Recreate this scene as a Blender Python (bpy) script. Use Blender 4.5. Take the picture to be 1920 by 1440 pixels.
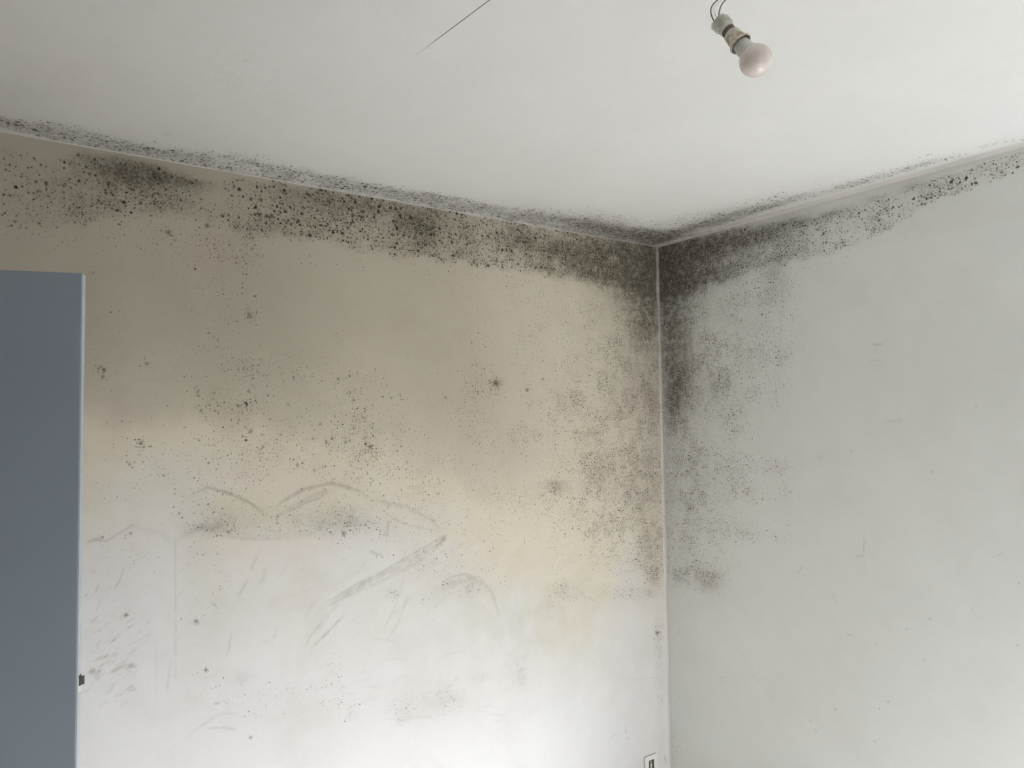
import bpy, math, random
import numpy as np
from mathutils import Vector, Matrix

random.seed(7)
SC = bpy.context.scene
COL = SC.collection
for _o in list(bpy.data.objects):
    bpy.data.objects.remove(_o)

# ------------------------------------------------------------------ camera
F_PX, YAW, PITCH, ROLL = 1350.04, 0.6127349, 0.04790834, -0.01583058
CAM = Vector((-2.31382, -2.17449, 1.70))
CEIL = 2.437
FWD = Vector((math.sin(YAW) * math.cos(PITCH), math.cos(YAW) * math.cos(PITCH), math.sin(PITCH)))
_r = Vector((math.cos(YAW), -math.sin(YAW), 0))
_u = _r.cross(FWD)
RGT = _r * math.cos(ROLL) + _u * math.sin(ROLL)
UPV = -_r * math.sin(ROLL) + _u * math.cos(ROLL)
cd = bpy.data.cameras.new('camera')
cam = bpy.data.objects.new('camera', cd)
COL.objects.link(cam)
SC.camera = cam
cam.matrix_world = Matrix.Translation(CAM) @ Matrix((RGT, UPV, -FWD)).transposed().to_4x4()
cd.sensor_width = 36
cd.lens = 36 * F_PX / 1920
cd.clip_start = 0.01

# ------------------------------------------------------------------ world: overcast daylight, ground below the horizon
SKY_HIGH = (0.885, 0.95, 1.07)
SKY_LOW = (1.0, 0.98, 0.95)
GROUND = (1.0, 0.94, 0.84)
wd = bpy.data.worlds.new('overcast_sky')
SC.world = wd
wd.use_nodes = True
nt = wd.node_tree
bg = nt.nodes['Background']
bg.inputs['Strength'].default_value = 8.0
tc = nt.nodes.new('ShaderNodeTexCoord')
sp = nt.nodes.new('ShaderNodeSeparateXYZ')
nt.links.new(tc.outputs['Generated'], sp.inputs[0])
ma = nt.nodes.new('ShaderNodeMath')
ma.operation = 'MULTIPLY_ADD'
ma.inputs[1].default_value = .5
ma.inputs[2].default_value = .5
nt.links.new(sp.outputs['Z'], ma.inputs[0])
cr = nt.nodes.new('ShaderNodeValToRGB')
nt.links.new(ma.outputs[0], cr.inputs[0])
nt.links.new(cr.outputs[0], bg.inputs['Color'])
_hi, _lo, _gr = 1.0, 0.36, 0.02
_st = [(.49, [c * _gr for c in GROUND]), (.51, [c * _lo for c in SKY_LOW]), (.62, [c * _lo for c in SKY_LOW]), (.70, [c * _hi for c in SKY_HIGH])]
_e = cr.color_ramp.elements
while len(_e) < len(_st):
    _e.new(.5)
for q, (p_, c_) in zip(_e, _st):
    q.position = p_
for q, (p_, c_) in zip(_e, _st):
    q.color = (*c_, 1)

# ------------------------------------------------------------------ room measures, windows, exposure
ROOM_W, ROOM_D = 3.05, 4.2
WIN_A = (1.45, 2.8, .05, 2.1)
SHUT_A = 1.5                       # its roller shutter is let down to this height
#      # tall window in the right wall (distance from corner, heights)
WIN_B = (.78, 1.62, .05, 1.9)        # tall window in the back wall


def portal(name, loc, size, direction):
    l = bpy.data.lights.new(name, 'AREA')
    l.shape = 'RECTANGLE'
    l.size, l.size_y = size
    l.cycles.is_portal = True
    o = bpy.data.objects.new(name, l)
    COL.objects.link(o)
    o.location = loc
    o.rotation_euler = Vector(direction).to_track_quat('-Z', 'Y').to_euler()
    return o


portal('window_daylight_portal', (.2, -(WIN_A[0] + WIN_A[1]) / 2, (WIN_A[2] + SHUT_A) / 2), (WIN_A[1] - WIN_A[0], SHUT_A - WIN_A[2]), (-1, 0, 0))
portal('window_daylight_portal', (-(WIN_B[0] + WIN_B[1]) / 2, -ROOM_D - .2, (WIN_B[2] + WIN_B[3]) / 2), (WIN_B[1] - WIN_B[0], WIN_B[3] - WIN_B[2]), (0, 1, 0))

SC.view_settings.view_transform = 'Standard'
SC.view_settings.look = 'None'
SC.view_settings.gamma = 1
SC.view_settings.use_curve_mapping = False
SC.view_settings.exposure = 2.49
SC.cycles.max_bounces = 7
SC.cycles.diffuse_bounces = 7
SC.cycles.use_adaptive_sampling = True
SC.cycles.adaptive_threshold = 0.02
SC.cycles.use_denoising = True


# ------------------------------------------------------------------ picture measurements -> points in the room
def ray(px, py):
    return FWD + RGT * ((px - 960) / F_PX) - UPV * ((py - 720) / F_PX)


def on_plane(px, py, axis, val):
    d = ray(px, py)
    return CAM + d * ((val - CAM[axis]) / d[axis])


def at_depth(px, py, depth):
    return CAM + ray(px, py) * depth


AX = {'L': (1, 0.0, 0, 2), 'R': (0, 0.0, 1, 2), 'C': (2, CEIL, 0, 1)}     # plane axis, value, u axis, v axis


def uv_of(s, px, py):
    ax, val, a, b = AX[s]
    p = on_plane(px, py, ax, val)
    return np.array([p[a], p[b]])


def jac(s, px, py):
    c = uv_of(s, px, py)
    du = (uv_of(s, px + 1, py) - c)
    dv = (uv_of(s, px, py + 1) - c)
    return c, np.linalg.inv(np.array([du, dv]).T)


# ------------------------------------------------------------------ small numpy painter for stains (fields over a wall, in metres)
def vnoise(u, v, cell, seed, octs=1):
    out = np.zeros_like(u)
    amp, tot = 1.0, 0.0
    for o in range(octs):
        rg = np.random.RandomState(seed + o * 17)
        g = rg.rand(512, 512)
        x = (u + 20) / cell
        y = (v + 20) / cell
        xi = np.floor(x).astype(int)
        yi = np.floor(y).astype(int)
        fx = x - xi
        fy = y - yi
        fx = fx * fx * (3 - 2 * fx)
        fy = fy * fy * (3 - 2 * fy)
        a = g[xi % 512, yi % 512]
        b = g[(xi + 1) % 512, yi % 512]
        c = g[xi % 512, (yi + 1) % 512]
        d = g[(xi + 1) % 512, (yi + 1) % 512]
        out += amp * ((a * (1 - fx) + b * fx) * (1 - fy) + (c * (1 - fx) + d * fx) * fy)
        tot += amp
        amp *= .55
        cell *= .5
    return out / tot


def sstep(a, b, x):
    t = np.clip((x - a) / (b - a), 0, 1)
    return t * t * (3 - 2 * t)


class Field:
    """stain amounts on the points (u, v) of one surface"""
    def __init__(self, s, u, v):
        self.s, self.u, self.v = s, u, v
        z = np.zeros_like(u)
        self.ch = {k: z.copy() for k in ('big', 'fine', 'haze', 'smear', 'pink', 'green')}
        self.mask = None

    def blob(self, ch, px, py, rx, ry, amp, ang=0.0, p=2.0):
        c, J = jac(self.s, px, py)
        q0 = (self.u - c[0]) * J[0, 0] + (self.v - c[1]) * J[0, 1]
        q1 = (self.u - c[0]) * J[1, 0] + (self.v - c[1]) * J[1, 1]
        t = math.radians(ang)
        a = (q0 * math.cos(t) + q1 * math.sin(t)) / rx
        b = (-q0 * math.sin(t) + q1 * math.cos(t)) / ry
        r = np.sqrt(a * a + b * b)
        e = amp * np.exp(-.7 * r ** p)
        if amp < 0:
            self.ch[ch] *= (1 + e)
        else:
            self.ch[ch] = 1 - (1 - self.ch[ch]) * (1 - e)

    def stroke(self, ch, pts, w, amp, taper=True, rough=.35):
        pp = np.array([uv_of(self.s, *p) for p in pts])
        c, J = jac(self.s, *pts[len(pts) // 2])
        wm = w / abs(np.linalg.det(J)) ** .5
        lo = pp.min(0) - 4 * wm
        hi = pp.max(0) + 4 * wm
        m = (self.u > lo[0]) & (self.u < hi[0]) & (self.v > lo[1]) & (self.v < hi[1])
        if not m.any():
            return
        u, v = self.u[m], self.v[m]
        seg = np.linalg.norm(np.diff(pp, axis=0), axis=1)
        L = seg.sum()
        best = np.full(u.shape, 1e9)
        tt = np.zeros(u.shape)
        acc = 0
        for i in range(len(pp) - 1):
            a, b = pp[i], pp[i + 1]
            ab = b - a
            t = np.clip(((u - a[0]) * ab[0] + (v - a[1]) * ab[1]) / (ab @ ab), 0, 1)
            d = np.hypot(u - a[0] - t * ab[0], v - a[1] - t * ab[1])
            k = d < best
            best[k] = d[k]
            tt[k] = (acc + t[k] * seg[i]) / L
            acc += seg[i]
        n = vnoise(u, v, .012, 91)
        ww = wm * (1 + rough * (n - .5) * 2)
        e = np.exp(-(best / ww) ** 2) * amp
        if taper:
            e *= np.clip(np.sin(np.pi * np.clip(tt, .02, .98)) * 1.6, 0, 1)
        e *= (1 - rough) + rough * 2 * vnoise(u, v, .014, 57)
        e = np.clip(e, 0, .98)
        self.ch[ch][m] = 1 - (1 - self.ch[ch][m]) * (1 - e)

    def band(self, knots, chans, edge=.25, noise=.03, seed=3):
        """knots: (px_x, y_from, y_to, {channel amounts}); a band of stain along the edge of the surface"""
        k = sorted(knots, key=lambda q: q[0])
        us, v0, v1 = [], [], []
        for q in k:
            a = uv_of(self.s, q[0], q[1])
            b = uv_of(self.s, q[0], q[2])
            us.append((a[0] + b[0]) / 2)
            v0.append(a[1])
            v1.append(b[1])
        o = np.argsort(us)
        us = np.array(us)[o]
        v0 = np.array(v0)[o]
        v1 = np.array(v1)[o]
        A = np.interp(self.u, us, v0)
        B = np.interp(self.u, us, v1)
        wob = (vnoise(self.u, self.v, .05, seed, 2) - .5) * noise * 2
        t = (self.v + wob - A) / (B - A)
        prof = sstep(-edge * .6, edge * .6, t) * (1 - sstep(1 - edge, 1 + edge, t))
        for ch in chans:
            am = np.interp(self.u, us, np.array([q[3].get(ch, 0) for q in k])[o])
            e = np.clip(prof * am * (.55 + .9 * vnoise(self.u, self.v, .045, seed + 5, 2)), 0, .98)
            self.ch[ch] = 1 - (1 - self.ch[ch]) * (1 - e)


def paint_left(f):
    B = f.blob
    K = lambda b, n, h: dict(big=b, fine=n, haze=h)
    f.band([(-60, 270, 420, K(.2, .25, .1)), (0, 280, 420, K(.35, .3, .12)), (100, 290, 425, K(.45, .4, .15)), (200, 285, 410, K(.5, .6, .3)),
            (300, 310, 405, K(.5, .7, .35)), (370, 335, 410, K(.4, .5, .25)), (405, 345, 425, K(.12, .2, .1)), (440, 333, 430, K(.55, .4, .15)),
            (500, 340, 440, K(.85, .6, .2)), (600, 350, 452, K(.9, .7, .25)), (700, 368, 468, K(.9, .8, .25)), (800, 384, 484, K(.95, .85, .28)),
            (900, 402, 498, K(.9, .85, .25)), (1000, 420, 512, K(.6, .9, .3)), (1100, 438, 524, K(.35, 1, .5)), (1180, 448, 540, K(.2, 1, .7)),
            (1232, 456, 560, K(.2, 1, .85))], ('big', 'fine', 'haze'), edge=.12, noise=.02)
    # haze clouds inside the band
    for x, y, rx, ry, a, g in ((250, 325, 60, 16, .75, 12), (215, 330, 25, 18, .5, 0), (320, 335, 60, 12, .5, 10), (590, 375, 60, 18, .35, 12),
                               (690, 385, 50, 14, .35, 12), (775, 415, 38, 22, .55, 0), (800, 440, 25, 20, .35, 0), (975, 450, 26, 20, .45, 0),
                               (1040, 470, 45, 16, .45, 12), (1110, 480, 55, 24, .55, 10), (1190, 520, 45, 40, .75, 0), (1215, 580, 26, 60, .55, 0),
                               (1150, 510, 70, 22, .55, 8), (1225, 500, 20, 60, .5, 0), (510, 425, 30, 14, .2, 0), (120, 345, 70, 25, .15, 0)):
        B('haze', x, y, rx, ry, min(.95, a * (1.5 if x < 1000 else 1.25)), g)
    for x, y, rx, ry, a in ((1195, 500, 50, 34, .45), (1140, 480, 50, 20, .3), (1225, 560, 14, 60, .35), (1080, 470, 60, 14, .25), (1215, 545, 40, 24, .3)):
        B('haze', x, y, rx, ry, a, 8)
    B('haze', 1150, 488, 11, 10, -.12, 0, 4)
    B('haze', 1198, 500, 12, 10, -.05, 0, 4)
    B('fine', 1150, 488, 10, 9, -.95, 0, 4)
    B('fine', 1198, 500, 12, 10, -.9, 0, 4)
    # loose spots right under the band
    for x, y, rx, ry, n, b in ((120, 400, 150, 45, .22, .1), (300, 420, 120, 40, .3, .12), (465, 440, 40, 25, .35, .12), (640, 480, 120, 30, .1, .05),
                               (830, 505, 60, 15, .15, .1), (1000, 520, 90, 30, .2, .02), (400, 460, 60, 60, .18, .06)):
        B('fine', x, y, rx, ry, n)
        B('big', x, y, rx, ry, b)
    # columns running down
    for x, y, rx, ry, n, b in ((465, 500, 26, 90, .3, .1), (465, 590, 16, 14, .4, .2), (466, 690, 28, 22, .6, .2), (465, 790, 30, 70, .35, .14),
                               (390, 640, 60, 120, .14, .02), (640, 780, 26, 120, .26, .06), (560, 740, 60, 60, .1, .05), (690, 860, 30, 60, .3, .06),
                               (700, 800, 60, 60, .22, .04), (900, 770, 34, 130, .24, .02), (900, 720, 22, 30, .3, .05), (190, 700, 22, 28, .35, .15),
                               (275, 680, 14, 12, .25, .2), (265, 830, 10, 22, .25, .1), (385, 760, 22, 22, .2, .15), (550, 850, 160, 60, .2, .04),
                               (430, 860, 90, 60, .2, .04), (250, 900, 110, 90, .1, .02), (760, 890, 60, 60, .3, .05), (600, 700, 140, 60, .08, .04),
                               (980, 815, 26, 20, .4, .05), (1000, 600, 30, 60, .22, .01), (850, 940, 110, 60, .14, .02), (640, 500, 300, 200, .05, .01),
                               (300, 560, 200, 160, .05, .01), (600, 830, 320, 130, .1, .025), (960, 720, 200, 200, .07, 0), (860, 1010, 160, 70, .1, 0),
                               (210, 590, 30, 22, .16, .08), (545, 700, 30, 30, .12, .06)):
        B('fine', x, y, rx, ry, n)
        B('big', x, y, rx, ry, b)
    # corner growth
    for x, y, rx, ry, n, h in ((1200, 600, 55, 70, .6, .22), (1130, 600, 70, 60, .3, .03), (1225, 690, 18, 120, .65, .15), (1170, 680, 60, 60, .42, .05),
                               (1070, 735, 36, 30, .42, .05), (1110, 750, 60, 50, .38, .03), (1200, 740, 30, 30, .45, .2), (1140, 800, 90, 50, .3, .02),
                               (1150, 860, 60, 60, .65, .1), (1120, 870, 60, 40, .4, .05), (1150, 910, 40, 30, .5, .12), (1225, 850, 16, 130, .6, .12),
                               (1190, 830, 50, 100, .45, .04), (1215, 930, 28, 60, .6, .1), (1170, 960, 60, 40, .5, .05), (1130, 990, 50, 40, .3, .01),
                               (1225, 1025, 20, 34, .8, .25), (1190, 1040, 60, 50, .4, .03), (1228, 1080, 16, 30, .65, .15), (1060, 1105, 24, 16, .45, .08),
                               (1030, 1140, 20, 14, .4, .06), (1120, 1115, 60, 14, .3, .03), (1200, 1110, 34, 12, .55, .08), (1100, 1010, 40, 60, .2, 0),
                               (1045, 912, 24, 11, .5, .28), (1020, 935, 60, 20, .2, .03), (1050, 940, 60, 40, .2, .02), (1235, 1190, 8, 60, .35, .05),
                               (1238, 1260, 8, 60, .3, .03), (1100, 690, 160, 130, .12, 0), (1110, 900, 170, 160, .16, 0)):
        B('fine', x, y, rx, ry, n)
        B('haze', x, y, rx, ry, h)
    # single clots
    for x, y, r in ((930, 718, 6), (988, 731, 4), (468, 592, 5), (195, 694, 5), (192, 706, 4), (189, 688, 3), (275, 682, 4), (466, 734, 3.5), (371, 734, 3.5),
                    (401, 737, 3), (463, 759, 3.2), (377, 770, 4), (470, 809, 5), (265, 831, 3.5), (733, 746, 3), (587, 823, 3.2), (590, 882, 3),
                    (316, 436, 5.5), (388, 423, 6), (243, 870, 3.5), (558, 872, 3.5), (694, 838, 5), (446, 760, 3), (540, 758, 2.6), (680, 784, 2.6),
                    (648, 829, 4), (622, 822, 3), (493, 838, 3), (448, 788, 3), (245, 1000, 3), (192, 1008, 2.5), (368, 1164, 4), (470, 1383, 4), (645, 1000, 5),
                    (520, 968, 3), (430, 998, 3.2), (336, 962, 3), (340, 1160, 2), (237, 1153, 4), (386, 1256, 4), (750, 740, 2.6), (612, 830, 3),
                    (1232, 1187, 4), (460, 800, 3), (600, 795, 3), (670, 700, 2.5), (634, 710, 2.6), (1018, 711, 3), (835, 745, 2.5), (83, 552, 3), (175, 511, 2.5)):
        B('haze', x, y, r * .75, r * .75, .85, 0, 3)
        B('fine', x, y, r * 3, r * 3, .25)
    for k in range(14):
        a = k * 2.39
        f.stroke('haze', [(930, 718), (930 + math.cos(a) * 16, 720 + math.sin(a) * 17)], 1.1, .5)
    S = f.stroke
    # wiped arcs and smears in the lower half
    S('smear', [(352, 930), (390, 914), (430, 925), (470, 944), (498, 962)], 3.2, .42)
    S('smear', [(372, 908), (420, 921), (462, 938), (500, 966)], 1.6, .45)
    S('smear', [(505, 963), (530, 940), (570, 917), (620, 906), (668, 918), (694, 934)], 3.4, .5)
    S('smear', [(510, 972), (545, 953), (590, 927), (640, 917)], 5, .25)
    S('smear', [(540, 962), (575, 942), (610, 930)], 2, .4)
    S('smear', [(690, 935), (760, 950), (810, 975), (835, 1000)], 3.5, .3)
    S('smear', [(700, 950), (765, 985), (825, 996)], 2, .18)
    for k, (w, a) in enumerate(((1.6, .42), (1.0, .2), (2.2, .3), (1.0, .34), (1.6, .16), (1.2, .3), (2.0, .14))):
        o = k * 5.2
        S('smear', [(840 - k * 2.2, 1000 + o * .8), (800 - k * 3, 1024 + o * 1.1), (740 - k * 5, 1058 + o * 1.2), (690 - k * 9, 1086 + o * 1.3), (650 - k * 10, 1106 + o * 1.4)], w, a, True, .5)
    S('smear', [(838, 1000), (826, 1018), (812, 1028)], 3.5, .55)
    for k, (w, a) in enumerate(((1.2, .16), (1.8, .1), (1.0, .2), (1.6, .1), (1.1, .18), (1.3, .1), (1.0, .14))):
        o = k * 13
        S('smear', [(712 - o * .9, 1068 + o * .5), (662 - o * .8, 1100 + o * .5), (622 - o * .55, 1148 + o * .35), (590 - o * .3, 1196 + o * .2)], w, a, True, .5)
    S('smear', [(648, 1150), (618, 1182), (582, 1216)], 2.6, .4)
    S('smear', [(603, 1165), (580, 1195), (573, 1215)], 2.0, .3)
    S('smear', [(822, 1100), (845, 1082), (872, 1076), (900, 1085), (922, 1110), (935, 1150), (938, 1170)], 2.4, .3)
    S('smear', [(818, 1108), (850, 1092), (885, 1086), (912, 1100)], 4, .25)
    S('smear', [(760, 1070), (745, 1130), (715, 1190)], 2, .15)
    S('smear', [(768, 1110), (748, 1165), (724, 1205)], 2, .2)
    S('smear', [(330, 1010), (370, 992), (420, 985)], 7, .3)
    S('smear', [(160, 1012), (200, 1014), (240, 990), (258, 978)], 1.8, .42)
    S('smear', [(240, 985), (300, 998), (325, 1022)], 5, .12)
    S('smear', [(160, 1020), (175, 1012), (197, 1006)], 4, .3)
    S('smear', [(400, 1000), (470, 1005), (560, 1003), (640, 1006)], 6, .12)
    S('smear', [(405, 1004), (480, 1012), (560, 1010)], 3, .2)
    S('smear', [(726, 965), (725, 1030)], 1.0, .25)
    S('smear', [(729, 975), (726, 1000)], 2.6, .4)
    S('smear', [(690, 1033), (720, 1042)], 2.5, .4)
    S('smear', [(470, 1070), (478, 1050), (486, 1042)], 2.5, .35)
    S('smear', [(466, 1082), (455, 1104), (445, 1122)], 2.2, .25)
    S('smear', [(497, 1060), (493, 1085), (488, 1098)], 2.4, .22)
    S('smear', [(420, 1238), (430, 1215), (434, 1180)], 1.6, .3)
    S('smear', [(345, 1385), (375, 1362), (410, 1340), (450, 1335)], 2.4, .16)
    S('smear', [(385, 1366), (420, 1364), (448, 1368)], 1.6, .32)
    S('smear', [(345, 660), (322, 700)], .9, .3, True, .1)
    S('smear', [(410, 680), (432, 710), (438, 716)], 1.2, .3)
    S('smear', [(240, 712), (300, 712), (342, 697)], 4, .1)
    S('smear', [(329, 1010), (329, 1270)], 1.6, .22, False)
    S('smear', [(292, 1190), (292, 1330)], 1.4, .12)
    S('smear', [(312, 1300), (322, 1230)], 2.5, .2)
    S('smear', [(1170, 720), (1171, 740)], 1.2, .3)
    S('smear', [(1211, 1043), (1232, 1043)], .9, .4)
    S('smear', [(1174, 1365), (1174, 1376)], .9, .5)
    S('smear', [(1175, 1386), (1180, 1381)], .9, .5)
    S('smear', [(1141, 1383), (1158, 1376)], .8, .3)
    S('smear', [(1246, 1416), (1249, 1432)], 1.3, .55)
    S('smear', [(1160, 1275), (1240, 1270)], .9, .15)
    rw = random.Random(11)
    for k in range(46):          # many faint wiping streaks
        x, y = rw.uniform(340, 900), rw.gauss(1090, 70)
        l, a_ = rw.uniform(12, 42), math.radians(rw.gauss(-38, 16))
        c_ = rw.uniform(-6, 6)
        S('smear', [(x - l * math.cos(a_), y - l * math.sin(a_)), (x + c_ * .4, y + c_), (x + l * math.cos(a_), y + l * math.sin(a_))], rw.uniform(1.0, 2.6), rw.uniform(.04, .14))
    for k in range(30):
        x, y = rw.uniform(360, 960), rw.gauss(1315, 40)
        l = rw.uniform(8, 30)
        S('smear', [(x - l, y + rw.uniform(-6, 6)), (x, y - 3), (x + l, y + rw.uniform(-6, 6))], rw.uniform(1.0, 2.4), rw.uniform(.04, .14))
    # slanted flecks beside the door
    rg = random.Random(5)
    for k in range(110):
        x = rg.gauss(212, 30)
        y = rg.gauss(1215, 46)
        if x < 163:
            continue
        l = rg.uniform(3, 12)
        g = rg.uniform(.25, .75)
        S('smear', [(x - l * .9, y + l * g), (x + l * .9, y - l * g)], rg.uniform(.9, 2.0), rg.uniform(.08, .34))
    for x0, y0, x1, y1, w, a in ((166, 1262, 180, 1256, 4, .75), (182, 1262, 190, 1256, 3.2, .7), (232, 1156, 240, 1150, 3.2, .7), (176, 1270, 186, 1262, 8, .3),
                                 (205, 1206, 218, 1198, 2.4, .55), (205, 1260, 240, 1245, 2.2, .4), (238, 1248, 252, 1244, 2.4, .55), (258, 1250, 240, 1247, 3, .35),
                                 (200, 1300, 215, 1286, 2, .3), (240, 1296, 258, 1290, 2, .4), (232, 1300, 215, 1306, 2, .3), (330, 1166, 372, 1172, 3.4, .02),
                                 (364, 1163, 374, 1171, 3.6, .6), (400, 1320, 412, 1318, 2, .5), (178, 1110, 186, 1098, 2, .4), (160, 1120, 163, 1112, 2, .5),
                                 (214, 1108, 222, 1090, 1.6, .4), (234, 1060, 222, 1096, 1.3, .3), (190, 1120, 180, 1150, 1.3, .25), (400, 1130, 408, 1142, 1.6, .5)):
        S('smear', [(x0, y0), (x1, y1)], w, a)
    # dabs and smudges low on the wall
    for x, y, rx, ry, n, h in ((455, 1270, 22, 12, .3, .12), (630, 1280, 34, 40, .3, .0), (655, 1325, 18, 20, .35, 0), (770, 1325, 38, 26, .3, .13), (840, 1310, 30, 26, .35, .14),
                               (905, 1270, 22, 8, .3, .08), (975, 1262, 14, 26, .35, .16), (752, 1350, 16, 14, .3, .08), (870, 1100, 40, 18, .2, .1), (880, 1100, 10, 12, .3, .08),
                               (820, 1060, 40, 26, .28, .03), (735, 1112, 12, 10, .45, .05), (790, 1120, 10, 12, .45, .03), (560, 1300, 90, 30, .12, 0), (450, 1300, 60, 60, .15, 0),
                               (410, 990, 46, 14, .55, .16), (450, 975, 40, 20, .3, .08), (620, 980, 60, 16, .65, .2), (560, 985, 60, 16, .4, .08), (640, 960, 30, 12, .3, .1),
                               (680, 985, 60, 16, .25, .05), (390, 950, 60, 30, .2, .05), (600, 950, 100, 20, .2, .02), (385, 1040, 50, 20, .2, .06), (420, 1110, 20, 30, .25, .02),
                               (560, 1060, 200, 60, .06, 0), (900, 1150, 160, 80, .08, .0), (240, 1060, 90, 60, .1, 0), (1240, 1330, 8, 90, .2, .05), (385, 1200, 30, 60, .14, .03),
                               (655, 970, 16, 16, .2, .2), (660, 1340, 10, 10, .3, .1), (500, 1350, 200, 60, .06, 0), (225, 1040, 60, 20, .1, .02), (700, 1140, 140, 30, .06, 0)):
        B('fine', x, y, rx, ry, n * .85)
        B('haze', x, y, rx, ry, h)
    B('haze', 400, 985, 60, 12, .1)
    for x, y, rx, ry, a in ((560, 1080, 60, 40, .2), (430, 1140, 70, 50, .3), (250, 1150, 60, 80, .2), (520, 1330, 110, 40, .2), (350, 1290, 50, 60, .2), (1120, 1240, 90, 50, .2), (1000, 1150, 150, 90, .7), (760, 1180, 120, 60, .25), (900, 1290, 160, 60, .18), (410, 970, 70, 35, .3), (600, 960, 110, 30, .28), (780, 1010, 120, 50, .2), (700, 1120, 150, 60, .14), (850, 1110, 80, 50, .1),  # blob at (1000, 1150) darkens the paint to tone down the window-light hot spot
                            (380, 1120, 50, 90, .18), (400, 1210, 60, 70, .12), (220, 1220, 60, 70, .1), (640, 1300, 80, 60, .08), (800, 1320, 80, 40, .1)):
        B('green', x, y, rx, ry, a)
    # upper wall colour darkened for the weak light there, dimmest top left
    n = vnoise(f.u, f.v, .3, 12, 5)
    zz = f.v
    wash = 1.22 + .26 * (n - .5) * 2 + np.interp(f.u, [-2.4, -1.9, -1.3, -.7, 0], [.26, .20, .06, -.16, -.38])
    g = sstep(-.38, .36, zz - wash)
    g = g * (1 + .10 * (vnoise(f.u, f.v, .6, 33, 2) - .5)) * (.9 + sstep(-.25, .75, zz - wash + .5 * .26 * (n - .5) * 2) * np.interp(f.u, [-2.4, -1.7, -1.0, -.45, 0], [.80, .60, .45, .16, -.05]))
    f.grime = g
    for x, y, rx, ry, a in ((200, 800, 60, 40, .5), (520, 890, 70, 25, .5), (220, 1050, 70, 60, .35), (500, 1030, 110, 22, .55), (430, 800, 50, 30, .35), (1110, 850, 70, 50, .35),
                            (880, 1070, 80, 30, .25), (1150, 1150, 60, 30, .3), (960, 1010, 50, 40, .2), (180, 1180, 50, 50, .3), (900, 740, 40, 90, .25), (390, 480, 40, 30, .4),
                            (1200, 745, 30, 30, .4), (600, 1020, 60, 20, .3)):
        B('pink', x, y, rx, ry, a)
    for x, y, rx, ry, a in ((430, 740, 120, 60, .25), (560, 830, 140, 60, .3), (620, 1040, 0.1, 0.1, 0), (480, 560, 100, 120, .2), (1120, 680, 120, 120, .2), (870, 900, 90, 60, .15)):
        if a:
            B('green', x, y, rx, ry, a)


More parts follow.
